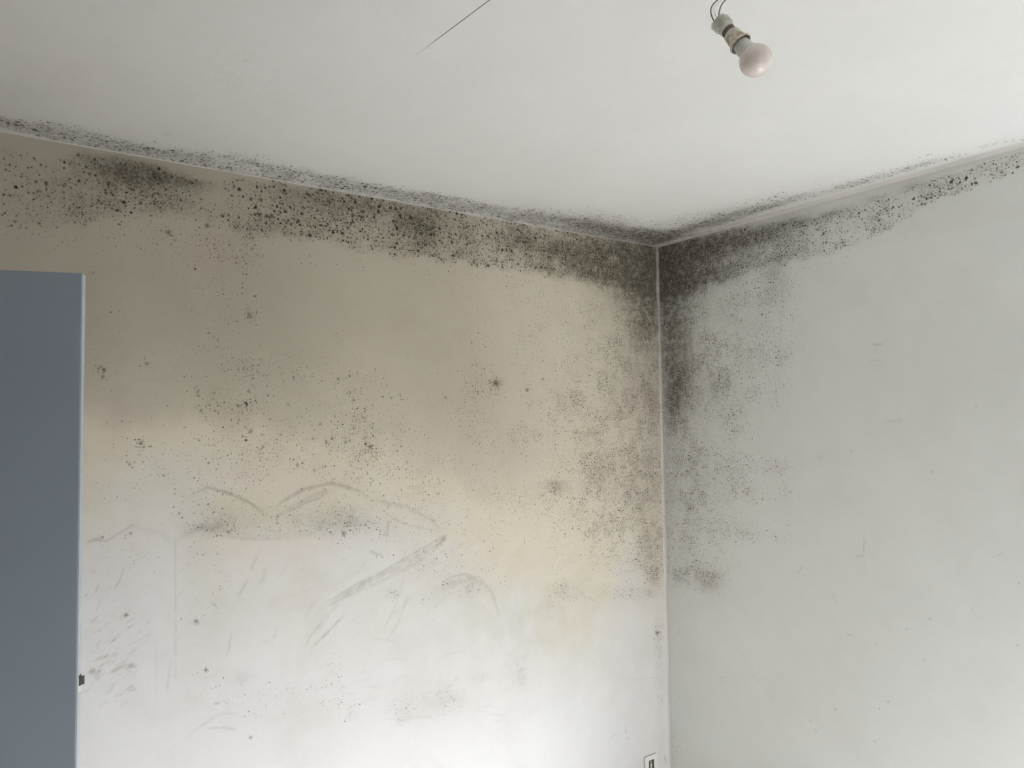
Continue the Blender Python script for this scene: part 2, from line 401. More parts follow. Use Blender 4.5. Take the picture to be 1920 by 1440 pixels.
def paint_right(f):
    B = f.blob
    K = lambda b, n, h: dict(big=b, fine=n, haze=h)
    f.band([(1238, 460, 566, K(.2, 1, .9)), (1300, 446, 548, K(.25, 1, .6)), (1350, 433, 530, K(.2, 1, .35)), (1400, 424, 512, K(.2, .95, .2)), (1450, 418, 496, K(.25, .95, .2)),
            (1500, 412, 488, K(.3, .85, .15)), (1550, 400, 476, K(.35, .7, .1)), (1600, 386, 462, K(.35, .55, .08)), (1650, 368, 436, K(.42, .6, .06)), (1700, 352, 412, K(.42, .6, .05)),
            (1760, 332, 372, K(.5, .8, .05)), (1820, 314, 356, K(.52, .8, .08)), (1870, 299, 336, K(.5, .6, .04)), (1920, 286, 314, K(.5, .4, .02)), (2000, 264, 288, K(.4, .3, 0))],
           ('big', 'fine', 'haze'), edge=.10, noise=.012, seed=23)
    for x, y, rx, ry, a in ((1260, 495, 40, 40, .55), (1300, 478, 50, 24, .5), (1250, 540, 26, 40, .4), (1375, 452, 50, 16, .35)):
        B('haze', x, y, rx, ry, a, -8)
    for x, y, rx, ry, a, g in ((1265, 500, 40, 40, .7, 0), (1330, 462, 80, 18, .65, -14), (1400, 450, 40, 16, .5, -14), (1480, 420, 34, 11, .55, -16), (1560, 400, 34, 7, .4, -16),
                               (1255, 560, 36, 60, .5, 0), (1245, 620, 18, 70, .35, 0), (1270, 640, 24, 60, .35, 0), (1275, 715, 20, 50, .6, 0), (1265, 760, 14, 40, .4, 0),
                               (1330, 1088, 16, 14, .28, 0), (1256, 680, 10, 90, .35, 0), (1250, 900, 14, 200, .12, 0), (1345, 720, 26, 22, .15, 0), (1310, 520, 60, 20, .4, -12),
                               (1640, 372, 20, 6, .25, -16), (1440, 545, 12, 40, .12, 0), (1455, 500, 14, 30, .2, 0), (1710, 350, 24, 7, .3, -16), (1290, 860, 60, 130, .05, 0)):
        B('haze', x, y, rx, ry, min(.95, a * 1.3), g)
    for x, y, rx, ry, n, h in ((1290, 600, 60, 60, .45, .03), (1360, 560, 90, 50, .32, .02), (1440, 590, 50, 100, .28, 0), (1275, 700, 36, 60, .8, .1), (1330, 650, 50, 50, .42, .02),
                               (1320, 700, 60, 40, .5, .02), (1390, 680, 60, 40, .35, 0), (1345, 735, 40, 22, .45, .03), (1265, 780, 26, 60, .65, .06), (1290, 820, 40, 50, .45, .02),
                               (1370, 760, 30, 40, .5, .03), (1375, 790, 20, 30, .4, .02), (1340, 870, 60, 40, .45, .01), (1280, 880, 50, 50, .4, .02), (1400, 870, 50, 20, .22, 0),
                               (1460, 875, 26, 14, .42, .02), (1400, 920, 50, 20, .45, .02), (1330, 930, 50, 30, .4, 0), (1280, 950, 40, 40, .5, .03), (1350, 1000, 50, 30, .38, .02),
                               (1280, 1020, 40, 50, .55, .03), (1290, 1080, 50, 20, .65, .03), (1405, 1000, 30, 14, .3, 0), (1330, 1088, 26, 22, .4, .1), (1460, 1010, 30, 14, .22, 0),
                               (1465, 690, 14, 60, .3, 0), (1440, 720, 26, 26, .3, 0), (1350, 780, 120, 260, .1, 0), (1270, 1250, 30, 200, .12, .01), (1260, 1400, 14, 50, .3, .03),
                               (1480, 935, 14, 30, .2, 0), (1255, 600, 12, 120, .3, .05), (1640, 1320, 40, 40, .1, 0), (1400, 1250, 80, 60, .08, 0), (1430, 540, 40, 30, .2, 0),
                               (1560, 480, 80, 20, .15, 0), (1440, 1330, 60, 60, .08, 0), (1455, 510, 16, 40, .35, .04)):
        B('fine', x, y, rx, ry, n)
        B('haze', x, y, rx, ry, h)
    for x, y in ((1744, 1160), (1622, 1018), (1520, 1352), (1530, 1370), (1640, 1390), (1700, 1180), (1910, 1094), (1875, 1040), (1908, 1210), (1596, 846), (1748, 885), (1830, 761),
                 (1643, 1208), (1566, 1330), (1732, 1238), (1665, 1316)):
        B('haze', x, y, 2.0, 2.0, .35, 0, 2.5)
    S = f.stroke
    S('smear', [(1620, 1000), (1619, 1043)], .8, .35, False)
    S('smear', [(1604, 1043), (1620, 1043)], .9, .4, False)
    S('smear', [(1561, 1110), (1565, 1125), (1574, 1130)], 1.2, .4)
    S('smear', [(1585, 1188), (1600, 1193)], .8, .35)
    S('smear', [(1495, 1076), (1505, 1062), (1510, 1064)], .9, .3)
    S('smear', [(1634, 646), (1660, 646)], 1.4, .3)
    S('smear', [(1628, 676), (1652, 676)], 1.2, .3)
    S('smear', [(1471, 500), (1466, 580), (1463, 660)], 2.4, .12)
    S('smear', [(1655, 790), (1700, 790)], 5, .1)
    S('smear', [(1530, 860), (1545, 856)], 4, .15)
    for x, y, rx, ry, a in ((1530, 1290, 50, 60, .12), (1440, 1300, 60, 60, .12), (1600, 1270, 40, 90, .1), (1680, 1220, 60, 40, .06), (1720, 810, 90, 30, .06), (1560, 945, 50, 20, .1),
                            (1340, 1200, 80, 100, .08)):
        B('green', x, y, rx, ry, a)
    for x, y, rx, ry, a in ((1275, 700, 40, 60, .4), (1330, 1088, 26, 22, .6), (1430, 920, 80, 40, .35), (1400, 640, 90, 50, .2), (1460, 880, 20, 16, .4), (1345, 450, 60, 20, .3),
                            (1690, 340, 100, 10, .3), (1370, 1000, 60, 40, .2), (1300, 800, 40, 60, .2), (1680, 400, 40, 24, .3)):
        B('pink', x, y, rx, ry, a)
    n = vnoise(f.u, f.v, .3, 71, 4)
    # a faint grey film that stops at the old paint line one hand's breadth below the ceiling
    f.grime = .22 * n + .10 * sstep(-.205, -.19, f.v - CEIL) + .10 * sstep(-.42, -.05, f.u)


def paint_ceiling(f):
    B = f.blob
    K = lambda b, n, h: dict(big=b, fine=n, haze=h)
    f.band([(-80, 229, 190, K(.35, .69, 0.12)), (0, 243, 220, K(.4, .80, 0.24)), (60, 254, 233, K(.4, .69, 0.21)), (130, 271, 242, K(.4, .92, 0.27)), (200, 283, 260, K(.35, .86, 0.24)),
            (280, 297, 276, K(.35, .92, 0.24)), (340, 308, 282, K(.35, .97, 0.18)), (420, 322, 296, K(.35, .92, 0.18)), (500, 336, 306, K(.35, .92, 0.18)), (600, 353, 326, K(.35, .92, 0.18)),
            (700, 371, 344, K(.35, .92, 0.17)), (800, 388, 360, K(.35, .92, 0.18)), (900, 406, 378, K(.35, .97, 0.24)), (1000, 423, 398, K(.35, .97, 0.36)), (1100, 441, 418, K(.35, .97, 0.42)),
            (1180, 455, 423, K(.35, .97, 0.48)), (1240, 465, 423, K(.35, .97, 0.48))], ('big', 'fine', 'haze'), edge=.22, noise=.03, seed=41)
    for x, y, rx, ry, n, h in ((60, 236, 60, 10, .4, .15), (150, 248, 60, 8, .55, .25), (260, 272, 50, 9, .3, .1), (120, 238, 40, 6, .3, .1), (330, 288, 60, 9, .35, .08), (420, 296, 60, 10, .4, .12),
                               (530, 318, 50, 9, .45, .15), (480, 300, 60, 12, .25, 0), (640, 345, 60, 9, .4, .12), (800, 372, 70, 10, .45, .15), (850, 384, 60, 9, .4, .18),
                               (780, 360, 60, 8, .25, 0), (940, 398, 60, 12, .4, .15), (1090, 415, 80, 14, .5, .2), (1120, 425, 60, 10, .5, .3), (1200, 445, 60, 12, .6, .65), (1170, 432, 90, 9, .5, .4),
                               (1240, 452, 30, 9, .5, .6), (1150, 405, 60, 10, .35, .05), (1290, 432, 70, 8, .6, .6), (1340, 414, 60, 8, .55, .45), (1400, 398, 50, 7, .5, .35),
                               (1280, 418, 70, 12, .45, .1), (1450, 384, 40, 7, .6, .3), (1410, 384, 50, 8, .4, .05), (1500, 370, 40, 6, .5, .15), (1560, 356, 40, 6, .45, .1),
                               (1620, 340, 40, 5, .6, .25), (1660, 328, 36, 5, .5, .1), (1720, 311, 36, 5, .6, .15), (1770, 297, 30, 4, .4, .05), (1860, 270, 24, 4, .35, .08),
                               (1910, 262, 24, 4, .35, 0), (1590, 316, 40, 6, .12, 0), (1730, 300, 60, 9, .2, 0), (1500, 355, 80, 8, .16, 0)):
        B('fine', x, y, rx, ry, min(.95, n * 1.35), -15 if x > 1240 else 10)
        B('big', x, y, rx, ry, n * .5, -15 if x > 1240 else 10)
        B('haze', x, y, rx, ry, h * (1.0 if 1080 < x < 1360 else .75), -15 if x > 1240 else 10)
    for x, y, rx, ry, a in ((160, 150, 110, 60, .22), (30, 20, 90, 60, .15), (330, 40, 60, 60, .06), (250, 245, 80, 10, .2), (1560, 350, 200, 12, .15)):
        B('pink', x, y, rx, ry, a)
    for x, y, rx, ry, a in ((50, 170, 80, 50, .2), (600, 20, 80, 60, .05)):
        B('green', x, y, rx, ry, a)
    B('haze', 460, 114, 2, 1.5, .3)
    B('haze', 314, 252, 6, 3, .2)
    f.grime = .14 * vnoise(f.u, f.v, .4, 5, 3) + .75 * sstep(-1.5, -2.5, f.u)  # second term bakes the ceiling's fall-off in light toward the left end


# ------------------------------------------------------------------ node helpers
def new_mat(name):
    m = bpy.data.materials.new(name)
    m.use_nodes = True
    nt = m.node_tree
    return m, nt, nt.nodes['Principled BSDF']


class NB:
    def __init__(self, nt):
        self.nt = nt

    def put(self, sock, v):
        if isinstance(v, bpy.types.NodeSocket):
            self.nt.links.new(v, sock)
        elif v is not None:
            sock.default_value = v

    def math(self, op, a, b=None, c=None, clamp=False):
        n = self.nt.nodes.new('ShaderNodeMath')
        n.operation = op
        n.use_clamp = clamp
        for i, v in enumerate((a, b, c)):
            self.put(n.inputs[i], v)
        return n.outputs[0]

    def vmath(self, op, a, b=None, out=0, scale=None):
        n = self.nt.nodes.new('ShaderNodeVectorMath')
        n.operation = op
        self.put(n.inputs[0], a)
        if b is not None:
            self.put(n.inputs[1], b)
        if scale is not None:
            self.put(n.inputs['Scale'], scale)
        return n.outputs[out]

    def mix(self, f, a, b, mode='MIX'):
        n = self.nt.nodes.new('ShaderNodeMix')
        n.data_type = 'RGBA'
        n.blend_type = mode
        n.clamp_factor = True
        self.put(n.inputs[0], f)
        for i, v in ((6, a), (7, b)):
            if isinstance(v, tuple) and len(v) == 3:
                v = (*v, 1)
            self.put(n.inputs[i], v)
        return n.outputs[2]

    def ramp(self, v, a, b, to0=0.0, to1=1.0):
        n = self.nt.nodes.new('ShaderNodeMapRange')
        n.interpolation_type = 'SMOOTHSTEP'
        self.put(n.inputs[0], v)
        self.put(n.inputs[1], a)
        self.put(n.inputs[2], b)
        self.put(n.inputs[3], to0)
        self.put(n.inputs[4], to1)
        return n.outputs[0]

    def noise(self, vec, scale, detail=2.0, rough=.5, dist=0.0):
        n = self.nt.nodes.new('ShaderNodeTexNoise')
        self.put(n.inputs['Vector'], vec)
        n.inputs['Scale'].default_value = scale
        n.inputs['Detail'].default_value = detail
        n.inputs['Roughness'].default_value = rough
        n.inputs['Distortion'].default_value = dist
        return n

    def attr(self, name):
        n = self.nt.nodes.new('ShaderNodeAttribute')
        n.attribute_name = name
        return n

    def sep(self, v):
        n = self.nt.nodes.new('ShaderNodeSeparateXYZ')
        self.put(n.inputs[0], v)
        return n.outputs

    def comb(self, x, y, z):
        n = self.nt.nodes.new('ShaderNodeCombineXYZ')
        for i, v in enumerate((x, y, z)):
            self.put(n.inputs[i], v)
        return n.outputs[0]


def plaster(name, base, axes, grime_col=(.79, .72, .59), line=None, mottle=.30, dot=1.0):
    """painted plaster with mould: spots drawn procedurally where the mould amounts stored on the wall allow them"""
    m, nt, bs = new_mat(name)
    N = NB(nt)
    geo = nt.nodes.new('ShaderNodeNewGeometry')
    P = N.sep(geo.outputs['Position'])
    U = N.comb(P[axes[0]], P[axes[1]], 0.0)
    a1 = N.attr('mould')
    c1 = N.sep(a1.outputs['Color'])
    a2 = N.attr('marks')
    c2 = N.sep(a2.outputs['Color'])
    a3 = N.attr('grime').outputs['Fac']
    big, fine, haze = c1[0], c1[1], c1[2]
    smear, pink, green = c2[0], c2[1], c2[2]
    # jittered coordinates so spots are not round
    jn = N.noise(U, 160, 3, .6)
    jit = N.vmath('SCALE', N.vmath('SUBTRACT', jn.outputs['Color'], (.5, .5, .5)), scale=.0052)
    V = N.vmath('ADD', U, jit)

    # colonies gather in clumps with clear gaps between
    cl = N.noise(U, 26, 4, .65)
    cl2 = N.noise(U, 9, 2, .5)
    clump = N.math('MULTIPLY', N.ramp(cl.outputs['Fac'], .34, .62, .68, 1.22), N.ramp(cl2.outputs['Fac'], .32, .62, .6, 1.2))
    fine = N.math('MULTIPLY', fine, clump, clamp=True)
    big = N.math('MULTIPLY', big, N.ramp(cl.outputs['Fac'], .3, .6, .6, 1.2), clamp=True)

    def spots(scale, rmin, rmax, dens, soft, lowcut, seed):
        v = nt.nodes.new('ShaderNodeTexVoronoi')
        v.voronoi_dimensions = '2D'
        v.feature = 'F1'
        N.put(v.inputs['Vector'], N.vmath('ADD', V, (seed * 1.37, seed * 2.11, 0)))
        v.inputs['Scale'].default_value = scale * dot
        rc = N.sep(v.outputs['Color'])
        on = N.math('MULTIPLY', N.math('SUBTRACT', dens, N.math('ADD', N.math('MULTIPLY', rc[0], .92), lowcut)), 9.0, clamp=True)
        rr = N.math('POWER', rc[1], 2.2)
        rad = N.math('MULTIPLY', N.math('MULTIPLY_ADD', rr, rmax - rmin, rmin), N.math('MULTIPLY_ADD', dens, .35, .65))
        k = N.ramp(v.outputs['Distance'], rad, N.math('MULTIPLY', rad, soft), 0.0, 1.0)
        return N.math('MULTIPLY', N.math('MULTIPLY', on, k), N.math('MULTIPLY_ADD', rc[2], .45, .55))

    s1 = spots(46, .08, .36, big, .62, .02, 1)
    s1b = spots(66, .08, .34, big, .6, .02, 6)
    s2 = spots(78, .10, .40, N.math('MULTIPLY_ADD', big, .6, N.math('MULTIPLY', fine, .55)), .5, .03, 2)
    s3 = spots(140, .16, .44, fine, .5, .02, 3)
    s4 = spots(100, .10, .40, fine, .5, .03, 4)
    # wispy fibres between the spots
    w = N.noise(V, 150, 4, .7)
    wsp = N.math('MULTIPLY', N.ramp(w.outputs['Fac'], N.math('MULTIPLY_ADD', fine, -.20, .66), N.math('MULTIPLY_ADD', fine, -.20, .76), 0.0, 1.0),
                 N.math('MULTIPLY', fine, 2.0, clamp=True))
    hz = N.noise(V, 38, 5, .7)
    hz2 = N.noise(V, 150, 3, .7)
    hzf = N.math('MULTIPLY', haze, N.math('MULTIPLY', N.ramp(hz.outputs['Fac'], .3, .68, .35, 1.1), N.ramp(hz2.outputs['Fac'], .32, .62, .45, 1.15)), clamp=True)
    hzf = N.math('ADD', hzf, N.math('MULTIPLY', N.math('MULTIPLY', haze, haze), .30), clamp=True)
    halo_n = N.math('MULTIPLY', N.math('MULTIPLY', fine, fine), .12)
    # base paint, with uneven old coats
    b1 = N.noise(U, 3.2, 4, .6)
    b2 = N.noise(U, 22, 3, .6)
    col = N.mix(N.ramp(b1.outputs['Fac'], .3, .7), tuple(c * .985 for c in base), tuple(min(1, c * 1.01) for c in base))
    col = N.mix(N.math('MULTIPLY', N.ramp(b2.outputs['Fac'], .45, .8), .05), col, tuple(c * .8 for c in base))
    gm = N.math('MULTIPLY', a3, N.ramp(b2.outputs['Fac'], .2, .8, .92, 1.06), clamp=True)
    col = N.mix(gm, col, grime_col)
    col = N.mix(1.0, col, N.ramp(a3, 1.0, 1.6, 1.0, .62), 'MULTIPLY')  # amounts above 1 multiply the room's shading into the base colour
    col = N.mix(N.math('MULTIPLY', pink, .5), col, N.mix(1.0, col, (1.0, .90, .89), 'MULTIPLY'))
    mot = N.noise(U, 5.5, 6, .68, .4)
    mot2 = N.noise(U, 12, 4, .55)
    gv = N.math('MULTIPLY', N.ramp(mot2.outputs['Fac'], .25, .75, .55, 1.2), green, clamp=True)
    col = N.mix(gv, col, N.mix(1.0, col, (.80, .805, .745), 'MULTIPLY'))
    col = N.mix(N.math('MULTIPLY', N.ramp(mot.outputs['Fac'], .46, .68), mottle), col, N.mix(1.0, col, (.88, .86, .83), 'MULTIPLY'))
    # pale grey specks over the whole surface
    fs = N.noise(V, 120, 3, .7)
    col = N.mix(N.math('MULTIPLY', N.ramp(fs.outputs['Fac'], .66, .76), .10), col, (.32, .30, .26))
    col = N.mix(N.math('MULTIPLY', smear, .75), col, (.27, .235, .19))
    col = N.mix(halo_n, col, (.28, .24, .18))
    col = N.mix(N.math('MULTIPLY', hzf, .88), col, (.11, .09, .064))
    col = N.mix(N.math('MULTIPLY', wsp, .30), col, (.14, .115, .08))
    col = N.mix(N.math('MULTIPLY', s3, .6), col, (.075, .062, .045))
    col = N.mix(N.math('MULTIPLY', s4, .86), col, (.055, .046, .033))
    col = N.mix(N.math('MULTIPLY', s2, .92), col, (.038, .031, .023))
    col = N.mix(N.math('MULTIPLY', N.math('MAXIMUM', s1, s1b), .95), col, (.028, .023, .017))
    if line:
        (ax_, ay_), (bx_, by_), half = line
        ab = Vector((bx_ - ax_, by_ - ay_, 0))
        L2 = ab.length_squared
        d = N.vmath('SUBTRACT', U, (ax_, ay_, 0))
        t = N.math('DIVIDE', N.vmath('DOT_PRODUCT', d, tuple(ab), out=1), L2)
        tcl = N.math('MINIMUM', N.math('MAXIMUM', t, 0.0), 1.0)
        dist = N.vmath('LENGTH', N.vmath('SUBTRACT', d, N.vmath('SCALE', tuple(ab), scale=tcl)), out=1)
        hw = N.math('MULTIPLY', half, N.ramp(t, 0.0, .35, .45, 1.0))
        k = N.math('MULTIPLY', N.ramp(dist, N.math('MULTIPLY', hw, 1.2), N.math('MULTIPLY', hw, .3)), N.ramp(t, 0.0, .35, .35, 1.0))
        col = N.mix(k, col, (.05, .045, .04))
    nt.links.new(col, bs.inputs['Base Color'])
    bs.inputs['Roughness'].default_value = .92
    bs.inputs['Specular IOR Level'].default_value = .15
    bp = nt.nodes.new('ShaderNodeBump')
    bp.inputs['Strength'].default_value = .28
    bp.inputs['Distance'].default_value = .0016
    p1 = N.noise(U, 90, 4, .6)
    p2 = N.noise(U, 9, 3, .5)
    N.put(bp.inputs['Height'], N.math('ADD', p1.outputs['Fac'], N.math('MULTIPLY', p2.outputs['Fac'], 3.0)))
    nt.links.new(bp.outputs[0], bs.inputs['Normal'])
    return m


def simple(name, col, rough=.6, metal=0.0, spec=.4, noise_scale=None, col2=None, coat=0.0):
    m, nt, bs = new_mat(name)
    N = NB(nt)
    bs.inputs['Roughness'].default_value = rough
    bs.inputs['Metallic'].default_value = metal
    bs.inputs['Specular IOR Level'].default_value = spec
    bs.inputs['Coat Weight'].default_value = coat
    tcn = nt.nodes.new('ShaderNodeTexCoord')
    n = N.noise(tcn.outputs['Object'], noise_scale or 40, 3, .6)
    c = N.mix(N.ramp(n.outputs['Fac'], .35, .65), col, col2 or tuple(x * .95 for x in col))
    nt.links.new(c, bs.inputs['Base Color'])
    return m


# ------------------------------------------------------------------ mesh helpers
def tag(o, label=None, cat=None, kind=None, group=None):
    if label:
        o['label'] = label
    if cat:
        o['category'] = cat
    if kind:
        o['kind'] = kind
    if group:
        o['group'] = group
    return o


def link(name, verts, faces, mat, parent=None, smooth=False):
    me = bpy.data.meshes.new(name)
    me.from_pydata([tuple(v) for v in verts], [], faces)
    me.materials.append(mat)
    if smooth:
        me.polygons.foreach_set('use_smooth', [True] * len(me.polygons))
    me.update()
    o = bpy.data.objects.new(name, me)
    COL.objects.link(o)
    if parent:
        o.parent = parent
    return o


class MB:
    def __init__(self):
        self.v, self.f = [], []

    def box(self, lo, hi, M=None, bev=0.0):
        x0, y0, z0 = lo
        x1, y1, z1 = hi
        n = len(self.v)
        if bev <= 0:
            vs = [Vector(p) for p in ((x0, y0, z0), (x1, y0, z0), (x1, y1, z0), (x0, y1, z0), (x0, y0, z1), (x1, y0, z1), (x1, y1, z1), (x0, y1, z1))]
            fs = [(0, 3, 2, 1), (4, 5, 6, 7), (0, 1, 5, 4), (1, 2, 6, 5), (2, 3, 7, 6), (3, 0, 4, 7)]
        else:
            import bmesh
            bm = bmesh.new()
            bmesh.ops.create_cube(bm, size=1)
            for v in bm.verts:
                v.co = Vector((x0 + (v.co.x + .5) * (x1 - x0), y0 + (v.co.y + .5) * (y1 - y0), z0 + (v.co.z + .5) * (z1 - z0)))
            bmesh.ops.bevel(bm, geom=bm.edges[:], offset=bev, segments=3, affect='EDGES', profile=.5)
            bm.verts.index_update()
            vs = [v.co.copy() for v in bm.verts]
            fs = [tuple(v.index for v in f.verts) for f in bm.faces]
            bm.free()
        if M is not None:
            vs = [M @ p for p in vs]
        self.v += vs
        self.f += [tuple(i + n for i in f) for f in fs]
        return self

    def lathe(self, prof, M, seg=48, wob=None):
        n = len(self.v)
        for (s, r) in prof:
            for k in range(seg):
                a = 2 * math.pi * k / seg
                rr = r * (wob(s, a) if wob else 1)
                self.v.append(M @ Vector((rr * math.cos(a), rr * math.sin(a), s)))
        for i in range(len(prof) - 1):
            for k in range(seg):
                k2 = (k + 1) % seg
                self.f.append((n + i * seg + k, n + i * seg + k2, n + (i + 1) * seg + k2, n + (i + 1) * seg + k))
        if prof[0][1] > 1e-5:
            self.f.append(tuple(n + k for k in reversed(range(seg))))
        if prof[-1][1] > 1e-5:
            self.f.append(tuple(n + (len(prof) - 1) * seg + k for k in range(seg)))
        return self

    def tube(self, pts, r, seg=10, sub=6):
        P = [Vector(p) for p in pts]
        Q = [P[0] * 2 - P[1]] + P + [P[-1] * 2 - P[-2]]
        C = []
        for i in range(1, len(Q) - 2):
            for k in range(sub):
                t = k / sub
                a, b, c, d = Q[i - 1], Q[i], Q[i + 1], Q[i + 2]
                C.append(.5 * ((2 * b) + (c - a) * t + (2 * a - 5 * b + 4 * c - d) * t * t + (3 * b - a - 3 * c + d) * t ** 3))
        C.append(P[-1])
        n = len(self.v)
        nrm = None
        for i, c in enumerate(C):
            t = (C[min(i + 1, len(C) - 1)] - C[max(i - 1, 0)]).normalized()
            nrm = (t.orthogonal() if nrm is None else (nrm - t * nrm.dot(t))).normalized()
            bn = t.cross(nrm)
            for k in range(seg):
                a = 2 * math.pi * k / seg
                self.v.append(c + (nrm * math.cos(a) + bn * math.sin(a)) * r)
        for i in range(len(C) - 1):
            for k in range(seg):
                k2 = (k + 1) % seg
                self.f.append((n + i * seg + k, n + i * seg + k2, n + (i + 1) * seg + k2, n + (i + 1) * seg + k))
        self.f.append(tuple(n + k for k in reversed(range(seg))))
        self.f.append(tuple(n + (len(C) - 1) * seg + k for k in range(seg)))
        return self

    def build(self, name, mat, parent=None, smooth=False):
        o = link(name, self.v, self.f, mat, parent, False)
        if smooth:
            me = o.data
            me.polygons.foreach_set('use_smooth', [len(p.vertices) <= 4 for p in me.polygons])
            me.set_sharp_from_angle(angle=math.radians(40))
        return o


def stained_surface(name, s, u_rng, v_rng, step, painter, mat, extras, thickness_sign):
    """finely divided sheet carrying the stain amounts, plus slabs (extras) for the rest of the wall"""
    ax, val, a, b = AX[s]
    nu = int(round((u_rng[1] - u_rng[0]) / step)) + 1
    nv = int(round((v_rng[1] - v_rng[0]) / step)) + 1
    uu = np.linspace(u_rng[0], u_rng[1], nu)
    vv = np.linspace(v_rng[0], v_rng[1], nv)
    U, V = np.meshgrid(uu, vv, indexing='ij')
    U = U.ravel()
    V = V.ravel()
    f = Field(s, U, V)
    painter(f)
    co = np.zeros((nu * nv, 3))
    co[:, a] = U
    co[:, b] = V
    co[:, ax] = val
    i = np.arange(nu * nv).reshape(nu, nv)
    q = np.stack([i[:-1, :-1], i[1:, :-1], i[1:, 1:], i[:-1, 1:]], -1).reshape(-1, 4)
    if s == 'R':
        q = q[:, ::-1]
    if s == 'C':
        q = q[:, ::-1]
    mb = MB()
    for lo, hi in extras:
        mb.box(lo, hi)
    ev = np.array([tuple(p) for p in mb.v])
    ef = np.array(mb.f) + nu * nv
    co = np.vstack([co, ev])
    q = np.vstack([q, ef])
    me = bpy.data.meshes.new(name)
    me.vertices.add(len(co))
    me.vertices.foreach_set('co', co.ravel())
    me.loops.add(q.size)
    me.loops.foreach_set('vertex_index', q.ravel().astype(np.int32))
    me.polygons.add(len(q))
    me.polygons.foreach_set('loop_start', np.arange(0, q.size, 4, dtype=np.int32))
    me.polygons.foreach_set('loop_total', np.full(len(q), 4, dtype=np.int32))
    me.update(calc_edges=True)
    n, k = len(co), nu * nv
    ch = f.ch
    m1 = np.zeros((n, 4))
    m1[:k, 0], m1[:k, 1], m1[:k, 2], m1[:, 3] = ch['big'], ch['fine'], ch['haze'], 1
    m2 = np.zeros((n, 4))
    m2[:k, 0], m2[:k, 1], m2[:k, 2], m2[:, 3] = ch['smear'], ch['pink'], ch['green'], 1
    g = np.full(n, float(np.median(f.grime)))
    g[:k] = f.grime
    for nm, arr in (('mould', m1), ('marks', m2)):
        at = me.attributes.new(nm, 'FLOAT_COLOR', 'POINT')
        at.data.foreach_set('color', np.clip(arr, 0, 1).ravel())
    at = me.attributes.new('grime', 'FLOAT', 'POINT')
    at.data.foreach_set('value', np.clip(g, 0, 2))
    me.materials.append(mat)
    me.validate()
    o = bpy.data.objects.new(name, me)
    COL.objects.link(o)
    return o


# ------------------------------------------------------------------ room shell
T = .25
BASE_LEFT, BASE_RIGHT, BASE_CEIL = (.805, .802, .80), (.885, .90, .875), (.84, .835, .81)
_c0 = on_plane(775, 107, 2, CEIL)
_c1 = on_plane(918, 0, 2, CEIL)
_c2 = _c1 + (_c1 - _c0) * .25
M_LEFT = plaster('mouldy_cream_plaster', BASE_LEFT, (0, 2))
M_RIGHT = plaster('mouldy_grey_plaster', BASE_RIGHT, (1, 2), grime_col=(.68, .69, .66), mottle=.16)
M_CEIL = plaster('mouldy_ceiling_paint', BASE_CEIL, (0, 1), grime_col=(.73, .71, .67), mottle=.05, dot=.72, line=((_c0.x, _c0.y), (_c2.x, _c2.y), .0011))

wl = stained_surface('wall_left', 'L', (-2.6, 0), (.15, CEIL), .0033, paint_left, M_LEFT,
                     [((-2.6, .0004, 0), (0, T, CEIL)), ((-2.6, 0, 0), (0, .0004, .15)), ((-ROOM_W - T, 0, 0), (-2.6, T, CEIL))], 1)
tag(wl, 'cream plaster wall on the left, speckled with black mould and wiped smears', 'wall', 'structure')
a0, a1, z0, z1 = WIN_A
wr = stained_surface('wall_right', 'R', (-1.44, 0), (.15, CEIL), .0036, paint_right, M_RIGHT,
                     [((.0004, -1.44, 0), (T, 0, CEIL)), ((0, -1.44, 0), (.0004, 0, .15)), ((0, -a0, 0), (T, -1.44, CEIL)), ((0, -a1, 0), (T, -a0, z0)),
                      ((0, -a1, z1), (T, -a0, CEIL)), ((0, -ROOM_D - T, 0), (T, -a1, CEIL))], 1)
tag(wr, 'pale grey plaster wall on the right with mould in its corner and top edge', 'wall', 'structure')
wc = stained_surface('ceiling', 'C', (-2.6, 0), (-2.0, 0), .005, paint_ceiling, M_CEIL,
                     [((-2.6, -2.0, CEIL + .0004), (0, 0, CEIL + T)), ((-ROOM_W - T, -2.0, CEIL), (-2.6, T, CEIL + T)), ((-ROOM_W - T, -ROOM_D - T, CEIL), (T, -2.0, CEIL + T))], 1)
tag(wc, 'white painted ceiling with a hairline crack and mould along the walls', 'ceiling', 'structure')

m_wall_plain = simple('old_white_wall_paint', (.80, .79, .76), .9, noise_scale=6)
m_side = simple('dark_brown_wall_paint', (.13, .118, .098), .8, noise_scale=5)
m_trim = simple('white_window_gloss', (.8, .8, .78), .4)
b0, b1, y0, y1 = WIN_B
mb = MB()
mb.box((-ROOM_W - T, -ROOM_D - T, 0), (-b1, -ROOM_D, CEIL)).box((-b0, -ROOM_D - T, 0), (0, -ROOM_D, CEIL))
mb.box((-b1, -ROOM_D - T, 0), (-b0, -ROOM_D, y0)).box((-b1, -ROOM_D - T, y1), (-b0, -ROOM_D, CEIL))
tag(mb.build('wall_back', m_wall_plain), 'white wall behind the camera holding a tall window', 'wall', 'structure')

